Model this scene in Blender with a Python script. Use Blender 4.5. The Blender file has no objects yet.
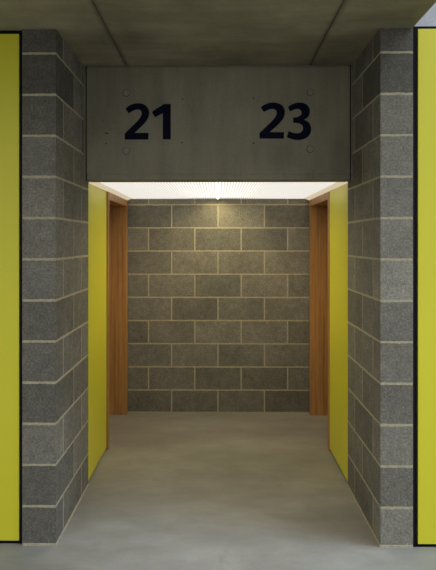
import bpy, bmesh, math, random
from mathutils import Vector
random.seed(7)
scene = bpy.context.scene
COL = scene.collection

# ------------------------------------------------------------------ helpers
def link(o):
    COL.objects.link(o)
    return o

def obj(name, bm, mats, parent=None, smooth=False):
    me = bpy.data.meshes.new(name)
    bmesh.ops.recalc_face_normals(bm, faces=bm.faces[:])
    bm.to_mesh(me)
    bm.free()
    if not isinstance(mats, (list, tuple)):
        mats = [mats]
    for m in mats:
        me.materials.append(m)
    if smooth:
        for p in me.polygons:
            p.use_smooth = True
    o = bpy.data.objects.new(name, me)
    link(o)
    if parent:
        o.parent = parent
        o.matrix_parent_inverse.identity()
    return o

def tag(o, label=None, cat=None, group=None, kind=None):
    if label: o['label'] = label
    if cat: o['category'] = cat
    if group: o['group'] = group
    if kind: o['kind'] = kind
    return o

def empty(name, loc=(0, 0, 0)):
    o = bpy.data.objects.new(name, None)
    o.empty_display_size = 0.1
    o.location = loc
    return link(o)

def box(bm, x0, x1, y0, y1, z0, z1, bev=0.0, mat=0, seg=1):
    if x0 > x1: x0, x1 = x1, x0
    if y0 > y1: y0, y1 = y1, y0
    vs = [bm.verts.new((x, y, z)) for z in (z0, z1) for y in (y0, y1) for x in (x0, x1)]
    idx = [(0, 2, 3, 1), (4, 5, 7, 6), (0, 1, 5, 4), (2, 6, 7, 3), (0, 4, 6, 2), (1, 3, 7, 5)]
    fs = [bm.faces.new([vs[i] for i in f]) for f in idx]
    for f in fs: f.material_index = mat
    if bev > 0:
        es = list({e for f in fs for e in f.edges})
        r = bmesh.ops.bevel(bm, geom=es, offset=bev, segments=seg, affect='EDGES', profile=0.5)
        for f in r['faces']: f.material_index = mat
        allf = {f for v in r['verts'] for f in v.link_faces} | set(f for f in fs if f.is_valid)
        return list(allf)
    return fs

def prism_xz(bm, pts, y0, y1, mat=0):
    """closed outline in x,z extruded along y"""
    a = [bm.verts.new((p[0], y0, p[1])) for p in pts]
    b = [bm.verts.new((p[0], y1, p[1])) for p in pts]
    n = len(pts)
    f = [bm.faces.new(a), bm.faces.new(b[::-1])]
    for i in range(n):
        f.append(bm.faces.new((a[i], b[i], b[(i + 1) % n], a[(i + 1) % n])))
    for q in f: q.material_index = mat
    return f

def prism_yz(bm, pts, x0, x1, mat=0):
    a = [bm.verts.new((x0, p[0], p[1])) for p in pts]
    b = [bm.verts.new((x1, p[0], p[1])) for p in pts]
    n = len(pts)
    bm.faces.new(a); bm.faces.new(b[::-1])
    for i in range(n):
        bm.faces.new((a[i], b[i], b[(i + 1) % n], a[(i + 1) % n]))

def cyl_y(bm, cx, cz, r, y0, y1, n=16, mat=0):
    pts = [(cx + r * math.cos(2 * math.pi * i / n), cz + r * math.sin(2 * math.pi * i / n)) for i in range(n)]
    return prism_xz(bm, pts, y0, y1, mat)

# ------------------------------------------------------------------ materials
class NT:
    def __init__(s, name):
        s.m = bpy.data.materials.new(name)
        s.m.use_nodes = True
        s.t = s.m.node_tree
        s.b = s.t.nodes['Principled BSDF']
        s.tc = s.t.nodes.new('ShaderNodeTexCoord')
    def n(s, typ, **kw):
        nd = s.t.nodes.new(typ)
        for k, v in kw.items():
            if k.startswith('_'): setattr(nd, k[1:], v)
            else: nd.inputs[k].default_value = v
        return nd
    def l(s, a, b): s.t.links.new(a, b)
    def noise(s, scale, detail=4, rough=0.6, stretch=(1, 1, 1), off=(0, 0, 0)):
        mp = s.n('ShaderNodeMapping')
        mp.inputs['Scale'].default_value = stretch
        mp.inputs['Location'].default_value = off
        s.l(s.tc.outputs['Object'], mp.inputs['Vector'])
        nz = s.n('ShaderNodeTexNoise')
        nz.inputs['Scale'].default_value = scale
        nz.inputs['Detail'].default_value = detail
        nz.inputs['Roughness'].default_value = rough
        s.l(mp.outputs[0], nz.inputs['Vector'])
        return nz.outputs['Fac']
    def ramp(s, fac, stops):
        r = s.n('ShaderNodeValToRGB')
        els = r.color_ramp.elements
        while len(els) < len(stops): els.new(0.5)
        for e, (p, c) in zip(els, stops):
            e.position = p
            e.color = (*c, 1) if not isinstance(c, (int, float)) else (c, c, c, 1)
        s.l(fac, r.inputs[0])
        return r.outputs[0]
    def mix(s, a, b, fac=1.0, mode='MULTIPLY'):
        m = s.n('ShaderNodeMix', _data_type='RGBA', _blend_type=mode)
        for sock, v in ((m.inputs[6], a), (m.inputs[7], b)):
            if isinstance(v, tuple): sock.default_value = (*v, 1)
            else: s.l(v, sock)
        if isinstance(fac, (int, float)): m.inputs[0].default_value = fac
        else: s.l(fac, m.inputs[0])
        return m.outputs[2]
    def color(s, c): s.l(c, s.b.inputs['Base Color'])
    def bump(s, h, strength=0.3, dist=0.002):
        b = s.n('ShaderNodeBump')
        b.inputs['Strength'].default_value = strength
        b.inputs['Distance'].default_value = dist
        s.l(h, b.inputs['Height'])
        s.l(b.outputs[0], s.b.inputs['Normal'])
    def set(s, **kw):
        for k, v in kw.items(): s.b.inputs[k.replace('_', ' ')].default_value = v

def mat_block():
    t = NT('concrete_block')
    at = t.n('ShaderNodeAttribute', _attribute_name='tone')
    fine = t.noise(85, 6, 0.85)
    mid = t.noise(22, 5, 0.7)
    big = t.noise(3.5, 3, 0.6, off=(3, 1, 8))
    c = t.ramp(fine, [(0.32, (0.098, 0.091, 0.071)), (0.5, (0.20, 0.185, 0.143)), (0.68, (0.345, 0.323, 0.26))])
    c = t.mix(c, t.ramp(mid, [(0.25, 0.72), (0.75, 1.22)]))
    c = t.mix(c, t.ramp(big, [(0.3, 0.85), (0.7, 1.12)]))
    c = t.mix(c, at.outputs['Color'])
    spot = t.ramp(t.noise(9, 4, 0.7, off=(7, 2, 4)), [(0.62, 0.0), (0.74, 1.0)])
    c = t.mix(c, (0.34, 0.33, 0.31), t.ramp(t.mix(spot, t.ramp(fine, [(0.35, 0.2), (0.7, 1.0)])), [(0.0, 0.0), (1.0, 0.35)]), 'MIX')
    t.color(c)
    t.bump(fine, 0.5, 0.003)
    t.set(Roughness=0.9)
    t.b.inputs['Specular IOR Level'].default_value = 0.25
    return t.m

def mat_mortar():
    t = NT('buff_mortar')
    c = t.ramp(t.noise(60, 4, 0.7), [(0.3, (0.34, 0.295, 0.18)), (0.7, (0.53, 0.47, 0.31))])
    t.color(c)
    t.bump(t.noise(150, 3), 0.4, 0.002)
    t.set(Roughness=0.95)
    return t.m

def mat_concrete(name, base, var=0.2, seams=False, streaks=(0.5, 2.2, 1.0), seed=0.0):
    t = NT(name)
    big = t.noise(1.6, 6, 0.62, off=(seed, 0, 0))
    streak = t.noise(3.0, 5, 0.65, stretch=streaks, off=(seed + 3, 2, 1))
    fine = t.noise(90, 3, 0.6)
    c = t.ramp(big, [(0.28, tuple(b * (1 - var) for b in base)), (0.72, tuple(b * (1 + var) for b in base))])
    c = t.mix(c, t.ramp(streak, [(0.3, 0.82), (0.7, 1.15)]))
    c = t.mix(c, t.ramp(fine, [(0.3, 0.9), (0.7, 1.08)]))
    if seams:
        sx = t.n('ShaderNodeSeparateXYZ'); t.l(t.tc.outputs['Object'], sx.inputs[0])
        ab = t.n('ShaderNodeMath', _operation='ABSOLUTE'); t.l(sx.outputs['X'], ab.inputs[0])
        wob = t.n('ShaderNodeMath', _operation='MULTIPLY_ADD'); wob.inputs[1].default_value = 0.05; wob.inputs[2].default_value = -0.631
        t.l(t.noise(4.0, 4, 0.7, off=(1, 1, 1)), wob.inputs[0])
        ad = t.n('ShaderNodeMath', _operation='ADD'); t.l(ab.outputs[0], ad.inputs[0]); t.l(wob.outputs[0], ad.inputs[1])
        a2 = t.n('ShaderNodeMath', _operation='ABSOLUTE'); t.l(ad.outputs[0], a2.inputs[0])
        st = t.ramp(a2.outputs[0], [(0.004, 0.72), (0.026, 0.0)])
        c = t.mix(c, tuple(b * 0.35 for b in base), st, 'MIX')
    # scattered dark air holes
    vo = t.n('ShaderNodeTexVoronoi')
    vo.inputs['Scale'].default_value = 26
    t.l(t.tc.outputs['Object'], vo.inputs['Vector'])
    hole = t.ramp(vo.outputs['Distance'], [(0.06, 1.0), (0.10, 0.0)])
    where = t.ramp(t.noise(2.3, 2, 0.5, off=(9, seed, 3)), [(0.55, 0.0), (0.62, 1.0)])
    c = t.mix(c, tuple(b * 0.4 for b in base), t.mix(hole, where), 'MIX')
    t.color(c)
    t.bump(fine, 0.15, 0.002)
    t.set(Roughness=0.75)
    return t.m

def mat_floor():
    t = NT('trowelled_concrete_floor')
    a = t.noise(1.3, 6, 0.65, stretch=(0.75, 1.3, 1), off=(2, 5, 0))
    b = t.noise(5.5, 6, 0.7, stretch=(0.7, 1.4, 1))
    f = t.noise(120, 3, 0.6)
    c = t.ramp(a, [(0.28, (0.215, 0.200, 0.158)), (0.5, (0.30, 0.28, 0.23)), (0.72, (0.39, 0.368, 0.312))])
    c = t.mix(c, t.ramp(b, [(0.28, 0.86), (0.72, 1.1)]))
    c = t.mix(c, t.ramp(f, [(0.3, 0.94), (0.7, 1.05)]))
    st = t.ramp(t.noise(3.2, 5, 0.7, stretch=(1, 0.5, 1), off=(4, 4, 4)), [(0.60, 0.0), (0.75, 0.45)])
    c = t.mix(c, (0.20, 0.175, 0.13), st, 'MIX')
    t.color(c)
    r = t.ramp(b, [(0.3, 0.42), (0.7, 0.62)])
    t.l(r, t.b.inputs['Roughness'])
    t.bump(f, 0.08, 0.002)
    t.b.inputs['Specular IOR Level'].default_value = 0.4
    return t.m

def mat_wood():
    t = NT('oiled_timber')
    g = t.noise(26, 5, 0.65, stretch=(1.6, 1.6, 0.05))
    g2 = t.noise(6, 3, 0.6, stretch=(1.5, 1.5, 0.12), off=(4, 4, 0))
    f = t.noise(160, 3, 0.6, stretch=(1, 1, 0.06))
    c = t.ramp(g, [(0.3, (0.30, 0.138, 0.036)), (0.55, (0.45, 0.228, 0.060)), (0.75, (0.54, 0.285, 0.084))])
    c = t.mix(c, t.ramp(g2, [(0.3, 0.8), (0.7, 1.15)]))
    c = t.mix(c, t.ramp(f, [(0.3, 0.88), (0.7, 1.08)]))
    kn = t.noise(3.1, 2, 0.5, stretch=(1, 1, 0.6), off=(1.7, 0.2, 5))
    c = t.mix(c, (0.20, 0.07, 0.025), t.ramp(kn, [(0.70, 0.0), (0.78, 0.6)]), 'MIX')
    t.color(c)
    t.set(Roughness=0.5)
    return t.m

def mat_yellow():
    t = NT('yellow_laminate')
    n = t.noise(0.9, 3, 0.5)
    c = t.ramp(n, [(0.3, (0.70, 0.645, 0.026)), (0.7, (0.74, 0.68, 0.032))])
    t.color(c)
    t.set(Roughness=0.42)
    t.bump(t.noise(35, 2), 0.02, 0.001)
    return t.m

def mat_plain(name, col, rough=0.5, metal=0.0, var=0.1):
    t = NT(name)
    n = t.noise(12, 3, 0.6)
    t.color(t.ramp(n, [(0.3, tuple(c * (1 - var) for c in col)), (0.7, tuple(c * (1 + var) for c in col))]))
    t.set(Roughness=rough, Metallic=metal)
    if max(col) < 0.05: t.b.inputs['Specular IOR Level'].default_value = 0.08
    return t.m

def mat_emit(name, col, strength):
    t = NT(name)
    t.set(Roughness=0.6)
    t.b.inputs['Base Color'].default_value = (0.12, 0.12, 0.115, 1)
    t.b.inputs['Emission Color'].default_value = (*col, 1)
    t.b.inputs['Emission Strength'].default_value = strength
    return t.m

LIGHT = (1.0, 0.86, 0.48)
M = dict(
    block=mat_block(), mortar=mat_mortar(),
    soffit=mat_concrete('cast_concrete_soffit', (0.28, 0.25, 0.158), 0.42, seams=True, seed=1.0),
    lintel=mat_concrete('cast_concrete_lintel', (0.262, 0.236, 0.155), 0.22, streaks=(2.6, 1.0, 0.35), seed=5.0),
    wall=mat_concrete('pale_cast_concrete', (0.50, 0.50, 0.52), 0.06, seed=9.0),
    floor=mat_floor(), wood=mat_wood(), yellow=mat_yellow(),
    black=mat_plain('black_frame', (0.006, 0.006, 0.010), 0.6),
    navy=mat_plain('navy_paint', (0.003, 0.004, 0.015), 0.6),
    seam=mat_plain('dark_seam', (0.07, 0.065, 0.05), 0.9),
    ground=mat_concrete('dark_asphalt', (0.10, 0.10, 0.10), 0.2, seed=20.0),
    plug=mat_concrete('grout_plug', (0.27, 0.255, 0.20), 0.1, seed=12.0),
    edge=mat_emit('edge_strip_painted_light', (1.0, 0.84, 0.58), 0.62),  # no lamp: emission stands in for panel light falling on the cream strip
    trim=mat_plain('cream_trim', (0.72, 0.66, 0.52), 0.5, var=0.05),
    alu=mat_plain('pale_metal', (0.55, 0.53, 0.48), 0.4, 0.6),
    diff=mat_emit('lit_diffuser', (1.0, 0.95, 0.80), 1.4),
    rib=mat_emit('glowing_acrylic_rib', (1.0, 0.96, 0.88), 0.78),
    tube=mat_emit('fluorescent_tube', LIGHT, 155.0),
)

# ------------------------------------------------------------------ key dimensions (metres)
PWS = {-1: 0.886, 1: 0.883}   # inner faces of the left and right pier
POS = {-1: 1.071, 1: 1.0595}   # outer faces
PO = 1.058
PD = 0.812          # depth of the piers
CZ = 2.8215         # underside of the concrete slab
LY = 0.668          # front of the lintel
LZ = 2.065          # underside of the lintel
BY = 2.53           # back wall
COURSE, J0, JT = 0.225, 0.214, 0.0125

# ------------------------------------------------------------------ block walls
def block_wall(name, courses, core, label, cat, tone_rng=(0.72, 1.2), tones=None):
    """courses: list of lists of block boxes; core: mortar boxes"""
    bm = bmesh.new()
    lay = bm.loops.layers.float_color.new('tone')
    for c in core:
        for f in box(bm, *c, mat=1):
            for lp in f.loops: lp[lay] = (1, 1, 1, 1)
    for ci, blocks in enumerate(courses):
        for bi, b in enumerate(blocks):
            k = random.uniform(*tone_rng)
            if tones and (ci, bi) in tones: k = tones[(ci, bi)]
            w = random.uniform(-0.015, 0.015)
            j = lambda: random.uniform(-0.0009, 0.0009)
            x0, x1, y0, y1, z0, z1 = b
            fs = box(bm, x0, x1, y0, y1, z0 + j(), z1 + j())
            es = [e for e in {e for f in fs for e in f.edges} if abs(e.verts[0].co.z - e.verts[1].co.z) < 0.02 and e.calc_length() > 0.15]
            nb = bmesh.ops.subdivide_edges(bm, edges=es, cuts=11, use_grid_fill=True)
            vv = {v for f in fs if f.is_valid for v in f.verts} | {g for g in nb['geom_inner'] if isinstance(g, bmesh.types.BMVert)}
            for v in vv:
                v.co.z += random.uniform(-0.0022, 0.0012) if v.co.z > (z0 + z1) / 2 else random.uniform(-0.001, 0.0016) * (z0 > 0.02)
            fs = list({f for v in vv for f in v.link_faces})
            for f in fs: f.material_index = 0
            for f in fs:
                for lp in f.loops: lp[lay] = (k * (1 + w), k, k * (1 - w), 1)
    o = obj(name, bm, [M['block'], M['mortar']])
    tag(o, label, cat, kind='structure')
    return o

def course_z(k, top):
    z0 = 0.010 if k == 0 else J0 + (k - 1) * COURSE + JT / 2
    z1 = J0 + k * COURSE - JT / 2
    return z0, min(z1, top)

def pier(side):
    PW, PO = PWS[side], POS[side]
    courses = []
    for k in range(13):
        z0, z1 = course_z(k, CZ)
        joints = [0.158, 0.608] if k % 2 == 0 else [0.406]
        ys = [0.0] + joints + [PD]
        row = []
        for i in range(len(ys) - 1):
            a = ys[i] + (JT / 2 if i else 0)
            b = ys[i + 1] - (JT / 2 if i < len(ys) - 2 else 0)
            row.append((side * PW, side * PO, a, b, z0, z1))
        courses.append(row)
    core = [(side * (PW + 0.0006), side * (PO - 0.0006), 0.0008, PD - 0.0006, 0.0, CZ),
            (side * (PW - 0.005), side * (PO - 0.002), -0.004, PD - 0.004, 0.0, 0.012)]
    s = 'left' if side < 0 else 'right'
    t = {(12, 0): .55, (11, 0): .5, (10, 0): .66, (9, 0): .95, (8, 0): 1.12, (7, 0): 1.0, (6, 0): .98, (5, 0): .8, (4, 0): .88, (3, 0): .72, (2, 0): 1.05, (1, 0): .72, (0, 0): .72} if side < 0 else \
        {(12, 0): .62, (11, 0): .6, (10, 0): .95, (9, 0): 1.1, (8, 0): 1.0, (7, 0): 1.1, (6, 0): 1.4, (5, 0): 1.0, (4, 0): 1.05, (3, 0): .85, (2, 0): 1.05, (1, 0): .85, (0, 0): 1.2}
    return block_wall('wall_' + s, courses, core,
        'grey concrete block pier on the %s of the opening, next to the %s tall yellow door' % (s, s), 'wall', tones=t)

pier(-1); pier(1)

# back wall
courses = []
X = 1.12
for k in range(10):
    z0 = 0.008 if k == 0 else 0.218 + (k - 1) * COURSE + JT / 2
    z1 = 0.218 + k * COURSE - JT / 2
    xs = [-1.35 + 0.45 * i for i in range(7)] if k % 2 == 0 else [-1.125 + 0.45 * i for i in range(6)]
    row = []
    for i in range(len(xs) - 1):
        a, b = max(xs[i] + JT / 2, -X), min(xs[i + 1] - JT / 2, X)
        if b - a > 0.03: row.append((a, b, BY, BY + 0.14, z0, z1))
    courses.append(row)
block_wall('wall_back', courses, [(-X, X, BY + 0.0005, BY + 0.139, 0, 2.30)],
           'warm lit grey concrete block wall closing the end of the passage', 'wall', tone_rng=(0.82, 1.18),
           tones={(8, 2): 0.92, (8, 3): 1.12, (7, 2): 0.85, (7, 3): 0.85, (6, 2): 1.1, (6, 3): 1.1, (8, 4): 0.85, (0, 4): 0.75, (0, 2): 0.85, (0, 3): 0.9})

# blind side walls behind the panels and door recesses
for s, nm in ((-1, 'left'), (1, 'right')):
    bm = bmesh.new()
    box(bm, s * 0.935, s * 1.135, PD, 1.47, 0, 2.30)
    box(bm, s * 1.145, s * 1.30, 1.47, 2.70, 0, 2.30)
    o = obj('wall_%s_passage' % nm, bm, M['wall'])
    tag(o, 'plain wall on the %s of the passage behind the yellow panel and timber frame' % nm, 'wall', kind='structure')

# ------------------------------------------------------------------ floor, slab, lintel, outer wall
bm = bmesh.new()
box(bm, -9, 9, -5.5, 2.75, -0.2, 0.0)
tag(obj('floor', bm, M['floor']), 'pale trowelled concrete floor running into the passage', 'floor', kind='structure')

SLAB_F = -2.0
bm = bmesh.new()
box(bm, -9, 9, -4.75, -4.55, 0.0, 1.15)  # unseen low wall, added to block low sky light from the pier feet
tag(obj('added_shade_wall', bm, M['wall']), 'pale low wall added out of view behind the camera to shade the lower piers', 'added_shade_wall', kind='structure')
bm = bmesh.new()
box(bm, -60, 60, -60, -5.5, -0.3, -0.12)
tag(obj('ground', bm, M['ground']), 'dark ground outside, beyond the concrete floor', 'ground', kind='structure')
bm = bmesh.new()
# slab soffit with two cast seams along its depth: panels with narrow grooves between them
sx = [-7.0, -0.606, 0.606, PO]
for i in range(3):
    a = sx[i] + (0.0018 if i else 0)
    b = sx[i + 1] - (0.0018 if i < 2 else 0)
    box(bm, a, b, SLAB_F, 1.0, CZ, CZ + 0.02, bev=0.0015)
box(bm, -7.0, PO, SLAB_F, 1.0, CZ + 0.012, CZ + 0.25)
tag(obj('ceiling', bm, M['soffit']), 'rough cast concrete slab overhead with two straight seams', 'ceiling', kind='structure')

bm = bmesh.new()
W = 0.865
prof = [(LY, LZ + 0.040), (LY + 0.004, LZ + 0.036), (LY + 0.004, LZ + 0.006), (LY + 0.010, LZ), (PD, LZ), (PD, CZ), (LY + 0.012, CZ),
        (LY + 0.012, CZ - 0.012), (LY, CZ - 0.016)]
prism_yz(bm, prof, -W, W)
lint = tag(obj('lintel', bm, M['lintel']), 'grey cast concrete beam over the passage opening, carrying the numbers', 'beam', kind='structure')

FPX = 594.5
def on_lintel(px, py, d=0.0):
    Y = LY - d
    s = FPX / (Y + 3.24)
    return (px - 218) / s, 1.662 - (py - 241.3) / s

for (px, py) in ((126, 92.8), (126, 151), (310, 92.3), (310, 149.4)):
    x, z = on_lintel(px, py)
    bm = bmesh.new()
    cyl_y(bm, x, z, 0.024, LY - 0.0006, LY + 0.004, 28, mat=1)
    cyl_y(bm, x + 0.001, z + 0.001, 0.0205, LY - 0.0014, LY + 0.004, 24)
    o = obj('formwork_plug', bm, [M['plug'], M['seam']], lint)
for (px, py, r) in ((253.5, 98.5, .005), (253.5, 143.2, .007), (105.4, 133, .006), (107.5, 133.2, .006), (182.5, 99, .005), (182, 142.5, .006), (106, 143.5, .005), (103, 120, .004)):
    x, z = on_lintel(px, py)
    bm = bmesh.new()
    cyl_y(bm, x, z, r, LY - 0.0006, LY + 0.004, 10)
    obj('air_hole', bm, M['seam'], lint)
# dark joint between lintel and piers
for s, nm in ((-1, 'trim_1'), (1, 'trim_2')):
    bm = bmesh.new()
    box(bm, s * W, s * (W + 0.009), LY + 0.012, PD - 0.01, LZ + 0.002, CZ - 0.001, mat=1)
    box(bm, s * (W + 0.0092), s * (PWS[s] - 0.0005), LY + 0.004, PD - 0.01, LZ + 0.002, CZ - 0.001)
    tag(obj(nm, bm, [M['lintel'], M['black']]), 'dark joint filler at the %s end of the concrete beam' % ('left' if s < 0 else 'right'), 'trim', kind='structure')

bm = bmesh.new()   # building face above the slab and beyond the right edge of the slab
box(bm, -7, PO, 0.03, 0.4, CZ + 0.25, 6.0)
box(bm, PO + 0.0005, 7, 0.004, 0.4, 2.831, 6.0)
box(bm, -7, -2.06, 0.03, 0.4, 0.0, CZ)
box(bm, 2.06, 7, 0.01, 0.4, 0.0, 2.831)
tag(obj('wall_front', bm, M['wall']), 'pale daylit concrete wall above the right tall yellow door', 'wall', kind='structure')

bm = bmesh.new()
box(bm, -1.3, 1.3, PD, 2.75, 2.302, 2.45)
tag(obj('ceiling_passage', bm, M['soffit']), 'slab closing the passage above the light panels', 'ceiling', kind='structure')

# ------------------------------------------------------------------ tall yellow outer doors
def outer_door(s, name, gap, ztop, zbot, y0, label):
    PO = POS[s]
    r = empty(name, (s * 1.56, y0, 0))
    tag(r, label, 'door', kind='structure')
    ox, oy = r.location.x, r.location.y
    # leaf
    bm = bmesh.new()
    xa, xb = s * (PO + gap), s * 2.03
    box(bm, xa - ox, xb - ox, 0, 0.044, zbot, ztop, bev=0.0015)
    obj('leaf', bm, M['yellow'], r)
    # black frame
    fr = bmesh.new()
    t = CZ - 0.0005 if s < 0 else 2.830
    box(fr, s * (PO + 0.0006) - ox, s * (PO + 0.05) - ox, 0.045, 0.11, 0, t)
    box(fr, s * 2.0 - ox, s * 2.055 - ox, 0.045, 0.11, 0, t)
    box(fr, s * (PO + 0.05) - ox, s * 2.0 - ox, 0.045, 0.11, t - 0.06, t)
    box(fr, s * (PO + 0.0006) - ox, s * (PO + gap * 0.8) - ox, 0.004, 0.045, 0, t)
    box(fr, s * (PO + gap * 0.8) - ox, s * 2.055 - ox, 0.004, 0.045, ztop + 0.001, t)
    box(fr, s * (PO + gap * 0.8) - ox, s * 2.0 - ox, 0.006, 0.11, 0, zbot - 0.003)
    obj('frame', fr, M['black'], r)
    bk = bmesh.new()
    box(bk, s * (PO + 0.02) - ox, s * 2.05 - ox, 0.112, 0.16, 0, t)
    obj('backing', bk, M['black'], r)
    return r

outer_door(-1, 'door_1', 0.022, 2.802, 0.017, 0.014, 'tall yellow door in a black frame, left of the left block pier')
outer_door(1, 'door_2', 0.027, 2.816, 0.017, 0.000, 'tall yellow door in a black frame, right of the right block pier')

# ------------------------------------------------------------------ yellow cupboard panels inside the passage
def cupboard(s, name, label):
    PW = PWS[s]
    r = empty(name, (s * 0.91, 1.14, 0))
    tag(r, label, 'door', kind='structure')
    ox, oy = r.location.x, r.location.y
    bm = bmesh.new()
    box(bm, s * PW - ox, s * (PW + 0.03) - ox, PD + 0.002 - oy, 1.472 - oy, 0.024, 2.056, bev=0.001)
    obj('leaf', bm, M['yellow'], r)
    bm = bmesh.new()
    box(bm, s * (PW + 0.018) - ox, s * (PW + 0.05) - ox, PD + 0.004 - oy, 1.462 - oy, 0, 0.021)
    obj('plinth', bm, M['black'], r)
    return r
cupboard(-1, 'door_3', 'narrow yellow panel door inside the passage, between left pier and timber frame')
cupboard(1, 'door_4', 'narrow yellow panel door inside the passage, between right pier and timber frame')

# ------------------------------------------------------------------ timber entrance doors
FY0, FY1, FT, FZ = 1.476, 2.505, 0.062, 2.058
def timber_door(s, name, xf, label):
    r = empty(name, (s * 1.0, (FY0 + FY1) / 2, 0))
    tag(r, label, 'door', kind='structure')
    ox, oy = r.location.x, r.location.y
    xb = 1.14
    for a, b in ((FY0, FY0 + FT), (FY1 - FT, FY1)):
        bm = bmesh.new()
        box(bm, s * xf - ox, s * xb - ox, a - oy, b - oy, 0.002, FZ - FT, bev=0.0012)
        obj('jamb', bm, M['wood'], r)
    bm = bmesh.new()
    box(bm, s * xf - ox, s * xb - ox, FY0 - oy, FY1 - oy, FZ - FT + 0.0005, FZ, bev=0.0012)
    obj('head', bm, M['wood'], r)
    bm = bmesh.new()
    box(bm, s * 1.07 - ox, s * 1.114 - ox, FY0 + FT + 0.003 - oy, FY1 - FT - 0.003 - oy, 0.006, FZ - FT - 0.004, bev=0.001)
    leaf = obj('leaf', bm, M['wood'], r)
    return r
timber_door(-1, 'door_5', 0.874, 'orange timber door frame at the back of the passage, beside the left narrow yellow panel')
timber_door(1, 'door_6', 0.879, 'orange timber door frame at the back of the passage, beside the right narrow yellow panel')

# ------------------------------------------------------------------ luminous ceiling
PY0, PY1 = 0.885, 2.49
def light_panel(s, label):
    r = empty('ceiling_light', (s * 0.42, (PY0 + PY1) / 2, LZ))
    tag(r, label, 'ceiling light', 'ribbed ceiling light panels in the passage')
    ox, oy, oz = r.location
    a, b = 0.017, 0.826
    bm = bmesh.new()
    box(bm, s * a - ox, s * b - ox, PY0 - oy, PY1 - oy, 0.019, 0.023)
    obj('diffuser', bm, M['diff'], r)
    bm = bmesh.new()
    n = 39
    pitch = (b - a) / n
    for i in range(n):
        cx = s * (a + (i + 0.5) * pitch) - ox
        w = pitch * 0.27
        pts = [(cx - w, 0.0185), (cx + w, 0.0185), (cx + w, 0.008), (cx + w * 0.6, 0.004), (cx - w * 0.6, 0.004), (cx - w, 0.008)]
        prism_xz(bm, pts, PY0 + 0.002 - oy, PY1 - 0.002 - oy)
    obj('ribs', bm, M['rib'], r)
    bm = bmesh.new()
    box(bm, s * 0.0135 - ox, s * 0.0165 - ox, PY0 - oy, PY1 - oy, 0.003, 0.033)
    obj('side_rail', bm, M['alu'], r)
    bm = bmesh.new()     # sloping edge strip running along the wall, emission imitates light on it
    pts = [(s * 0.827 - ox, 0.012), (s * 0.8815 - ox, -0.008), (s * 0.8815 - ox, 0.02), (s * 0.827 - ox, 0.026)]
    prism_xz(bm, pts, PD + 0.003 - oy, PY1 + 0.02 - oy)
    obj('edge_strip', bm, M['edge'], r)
    bm = bmesh.new()     # tray above
    box(bm, s * 0.001 - ox, s * 0.88 - ox, PD + 0.003 - oy, PY1 + 0.025 - oy, 0.034, 0.06)
    obj('tray', bm, M['alu'], r)
    return r
light_panel(-1, 'bright white ribbed light panel in the left half of the passage ceiling')
light_panel(1, 'bright white ribbed light panel in the right half of the passage ceiling')

r = empty('tube_light', (0, (PY0 + PY1) / 2, LZ))
tag(r, 'slim bright tube lamp in the gap between the two ribbed ceiling panels', 'lamp')
oy = r.location.y
bm = bmesh.new(); cyl_y(bm, 0, 0.011, 0.0052, PY0 + 0.03 - oy, PY1 - 0.05 - oy, 16)
obj('tube', bm, M['tube'], r, smooth=False)
for a, b in ((PY0 - 0.004, PY0 + 0.03), (PY1 - 0.05, PY1 - 0.012)):
    bm = bmesh.new(); box(bm, -0.010, 0.010, a - oy, b - oy, 0.0, 0.034, bev=0.002)
    obj('end_holder', bm, M['alu'], r)

# ------------------------------------------------------------------ numbers
def smooth_outline(pts, it=3):
    """pts: (x, y[, 1 = sharp corner])"""
    P = [(p[0], p[1], len(p) > 2) for p in pts]
    for _ in range(it):
        Q = []
        n = len(P)
        for i in range(n):
            a, b, c = P[i - 1], P[i], P[(i + 1) % n]
            if b[2]:
                Q.append(b)
            else:
                Q.append((b[0] * .75 + a[0] * .25, b[1] * .75 + a[1] * .25, False))
                Q.append((b[0] * .75 + c[0] * .25, b[1] * .75 + c[1] * .25, False))
        P = Q
    return [(p[0], p[1]) for p in P]

D21_2 = [(69, 90, 1), (95, 69), (125, 57), (155, 53), (188, 59), (214, 75), (228, 102), (230, 132), (216, 167), (190, 197), (160, 226), (131, 253, 1),
         (225, 254, 1), (223, 298, 1), (65, 298, 1), (65, 258, 1), (100, 222), (140, 185), (166, 155), (179, 130), (179, 113), (171, 100), (155, 95), (135, 98), (115, 107), (91, 122, 1)]
D21_1 = [(328, 60, 1), (374, 60, 1), (374, 297, 1), (321, 297, 1), (321, 121, 1), (268, 148, 1), (246, 112, 1)]
D23_2 = [(67, 76, 1), (95, 58), (130, 47), (165, 49), (196, 61), (215, 88), (218, 118), (206, 151), (180, 181), (150, 208), (122, 232, 1),
         (212, 233, 1), (210, 273, 1), (59, 272, 1), (59, 238, 1), (95, 203), (130, 170), (155, 142), (167, 118), (164, 98), (150, 88), (130, 88), (110, 94), (86, 107, 1)]
D23_3 = [(235, 76, 1), (262, 58), (295, 48), (332, 50), (360, 67), (373, 95), (369, 126), (354, 146), (336, 155, 1), (363, 169), (379, 195), (380, 227), (366, 257), (340, 275), (305, 283), (265, 279), (228, 264, 1),
         (240, 226, 1), (265, 237), (295, 241), (320, 233), (330, 215), (328, 194), (313, 180), (290, 175), (268, 175, 1), (268, 142, 1), (290, 141), (311, 132), (322, 115), (317, 97), (300, 87), (280, 89), (249, 104, 1)]

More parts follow.
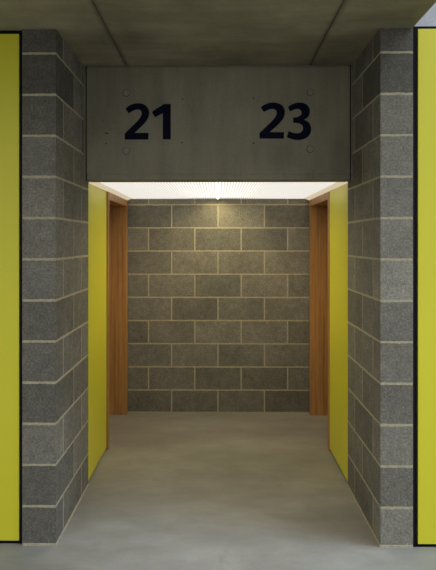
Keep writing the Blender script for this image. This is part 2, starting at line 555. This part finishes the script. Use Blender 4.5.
def number(digits, x0, y0, sc, label):
    T = 0.002
    cx, cz = on_lintel(x0 + 32, y0 + 27)
    r = empty('house_number', (cx, LY, cz))
    tag(r, label, 'number')
    for d in digits:
        pts = [on_lintel(x0 + p[0] / sc, y0 + p[1] / sc) for p in smooth_outline(d)]
        bm = bmesh.new()
        a = [bm.verts.new((p[0] - cx, -T, p[1] - cz)) for p in pts]
        b = [bm.verts.new((p[0] - cx, -0.0001, p[1] - cz)) for p in pts]
        n = len(pts)
        ff = bm.faces.new(a); bf = bm.faces.new(b[::-1])
        for i in range(n): bm.faces.new((a[i], b[i], b[(i + 1) % n], a[(i + 1) % n]))
        bm.normal_update()
        bmesh.ops.triangulate(bm, faces=[ff, bf])
        obj('digit', bm, M['navy'], r)
    return r
number([D21_2, D21_1], 115, 95, 6.708, 'large dark navy number 21 on the left of the concrete beam')
number([D23_2, D23_3], 250, 95, 6.229, 'large dark navy number 23 on the right of the concrete beam')

# ------------------------------------------------------------------ light
w = bpy.data.worlds.new('overcast_sky'); scene.world = w
w.use_nodes = True
nt = w.node_tree
bg = nt.nodes['Background']
tc = nt.nodes.new('ShaderNodeTexCoord')
sp = nt.nodes.new('ShaderNodeSeparateXYZ')
rp = nt.nodes.new('ShaderNodeValToRGB')
nt.links.new(tc.outputs['Generated'], sp.inputs[0])
nt.links.new(sp.outputs['Z'], rp.inputs[0])
rp.color_ramp.elements[0].position = 0.0; rp.color_ramp.elements[0].color = (0.69, 0.71, 0.75, 1)
rp.color_ramp.elements[1].position = 0.9; rp.color_ramp.elements[1].color = (0.87, 0.92, 1.0, 1)
nrm = nt.nodes.new('ShaderNodeVectorMath'); nrm.operation = 'DOT_PRODUCT'
nrm.inputs[1].default_value = Vector((0.72, -0.35, 0.6)).normalized()
nt.links.new(tc.outputs['Generated'], nrm.inputs[0])
gl = nt.nodes.new('ShaderNodeValToRGB')
gl.color_ramp.elements[0].position = 0.0; gl.color_ramp.elements[0].color = (0.84, 0.84, 0.84, 1)
gl.color_ramp.elements[1].position = 1.0; gl.color_ramp.elements[1].color = (1, 1, 1, 1)
nt.links.new(nrm.outputs['Value'], gl.inputs[0])
ml = nt.nodes.new('ShaderNodeMix'); ml.data_type = 'RGBA'; ml.blend_type = 'MULTIPLY'; ml.inputs[0].default_value = 1.0
nt.links.new(rp.outputs[0], ml.inputs[6]); nt.links.new(gl.outputs[0], ml.inputs[7])
nt.links.new(ml.outputs[2], bg.inputs['Color'])
bg.inputs['Strength'].default_value = 1.6

sl = bpy.data.lights.new('sun', 'SUN'); so = link(bpy.data.objects.new('sun', sl))
sl.energy = 2.2; sl.angle = math.radians(26); sl.color = (0.56, 0.73, 1.0)
az, el = math.radians(-14), math.radians(50)
so.rotation_euler = Vector((math.cos(az) * math.cos(el), math.sin(az) * math.cos(el), math.sin(el))).to_track_quat('Z', 'Y').to_euler()
so.location = (6, -3, 7)

# ------------------------------------------------------------------ camera
cd = bpy.data.cameras.new('camera'); cam = bpy.data.objects.new('camera', cd); link(cam)
YAW = math.radians(0.6)
cam.location = (0, -3.24, 1.662)
cam.rotation_euler = (math.radians(90), 0, YAW)
cd.sensor_fit = 'AUTO'; cd.sensor_width = 36
cd.lens = FPX / 570 * 36
cd.shift_x = FPX * math.tan(YAW) / 570
cd.shift_y = -(285 - 241.3) / 570
cd.clip_start = 0.05
scene.camera = cam

vs = scene.view_settings
vs.view_transform = 'Standard'; vs.look = 'None'; vs.gamma = 1; vs.exposure = 0.0
try: vs.use_curve_mapping = False
except Exception: pass
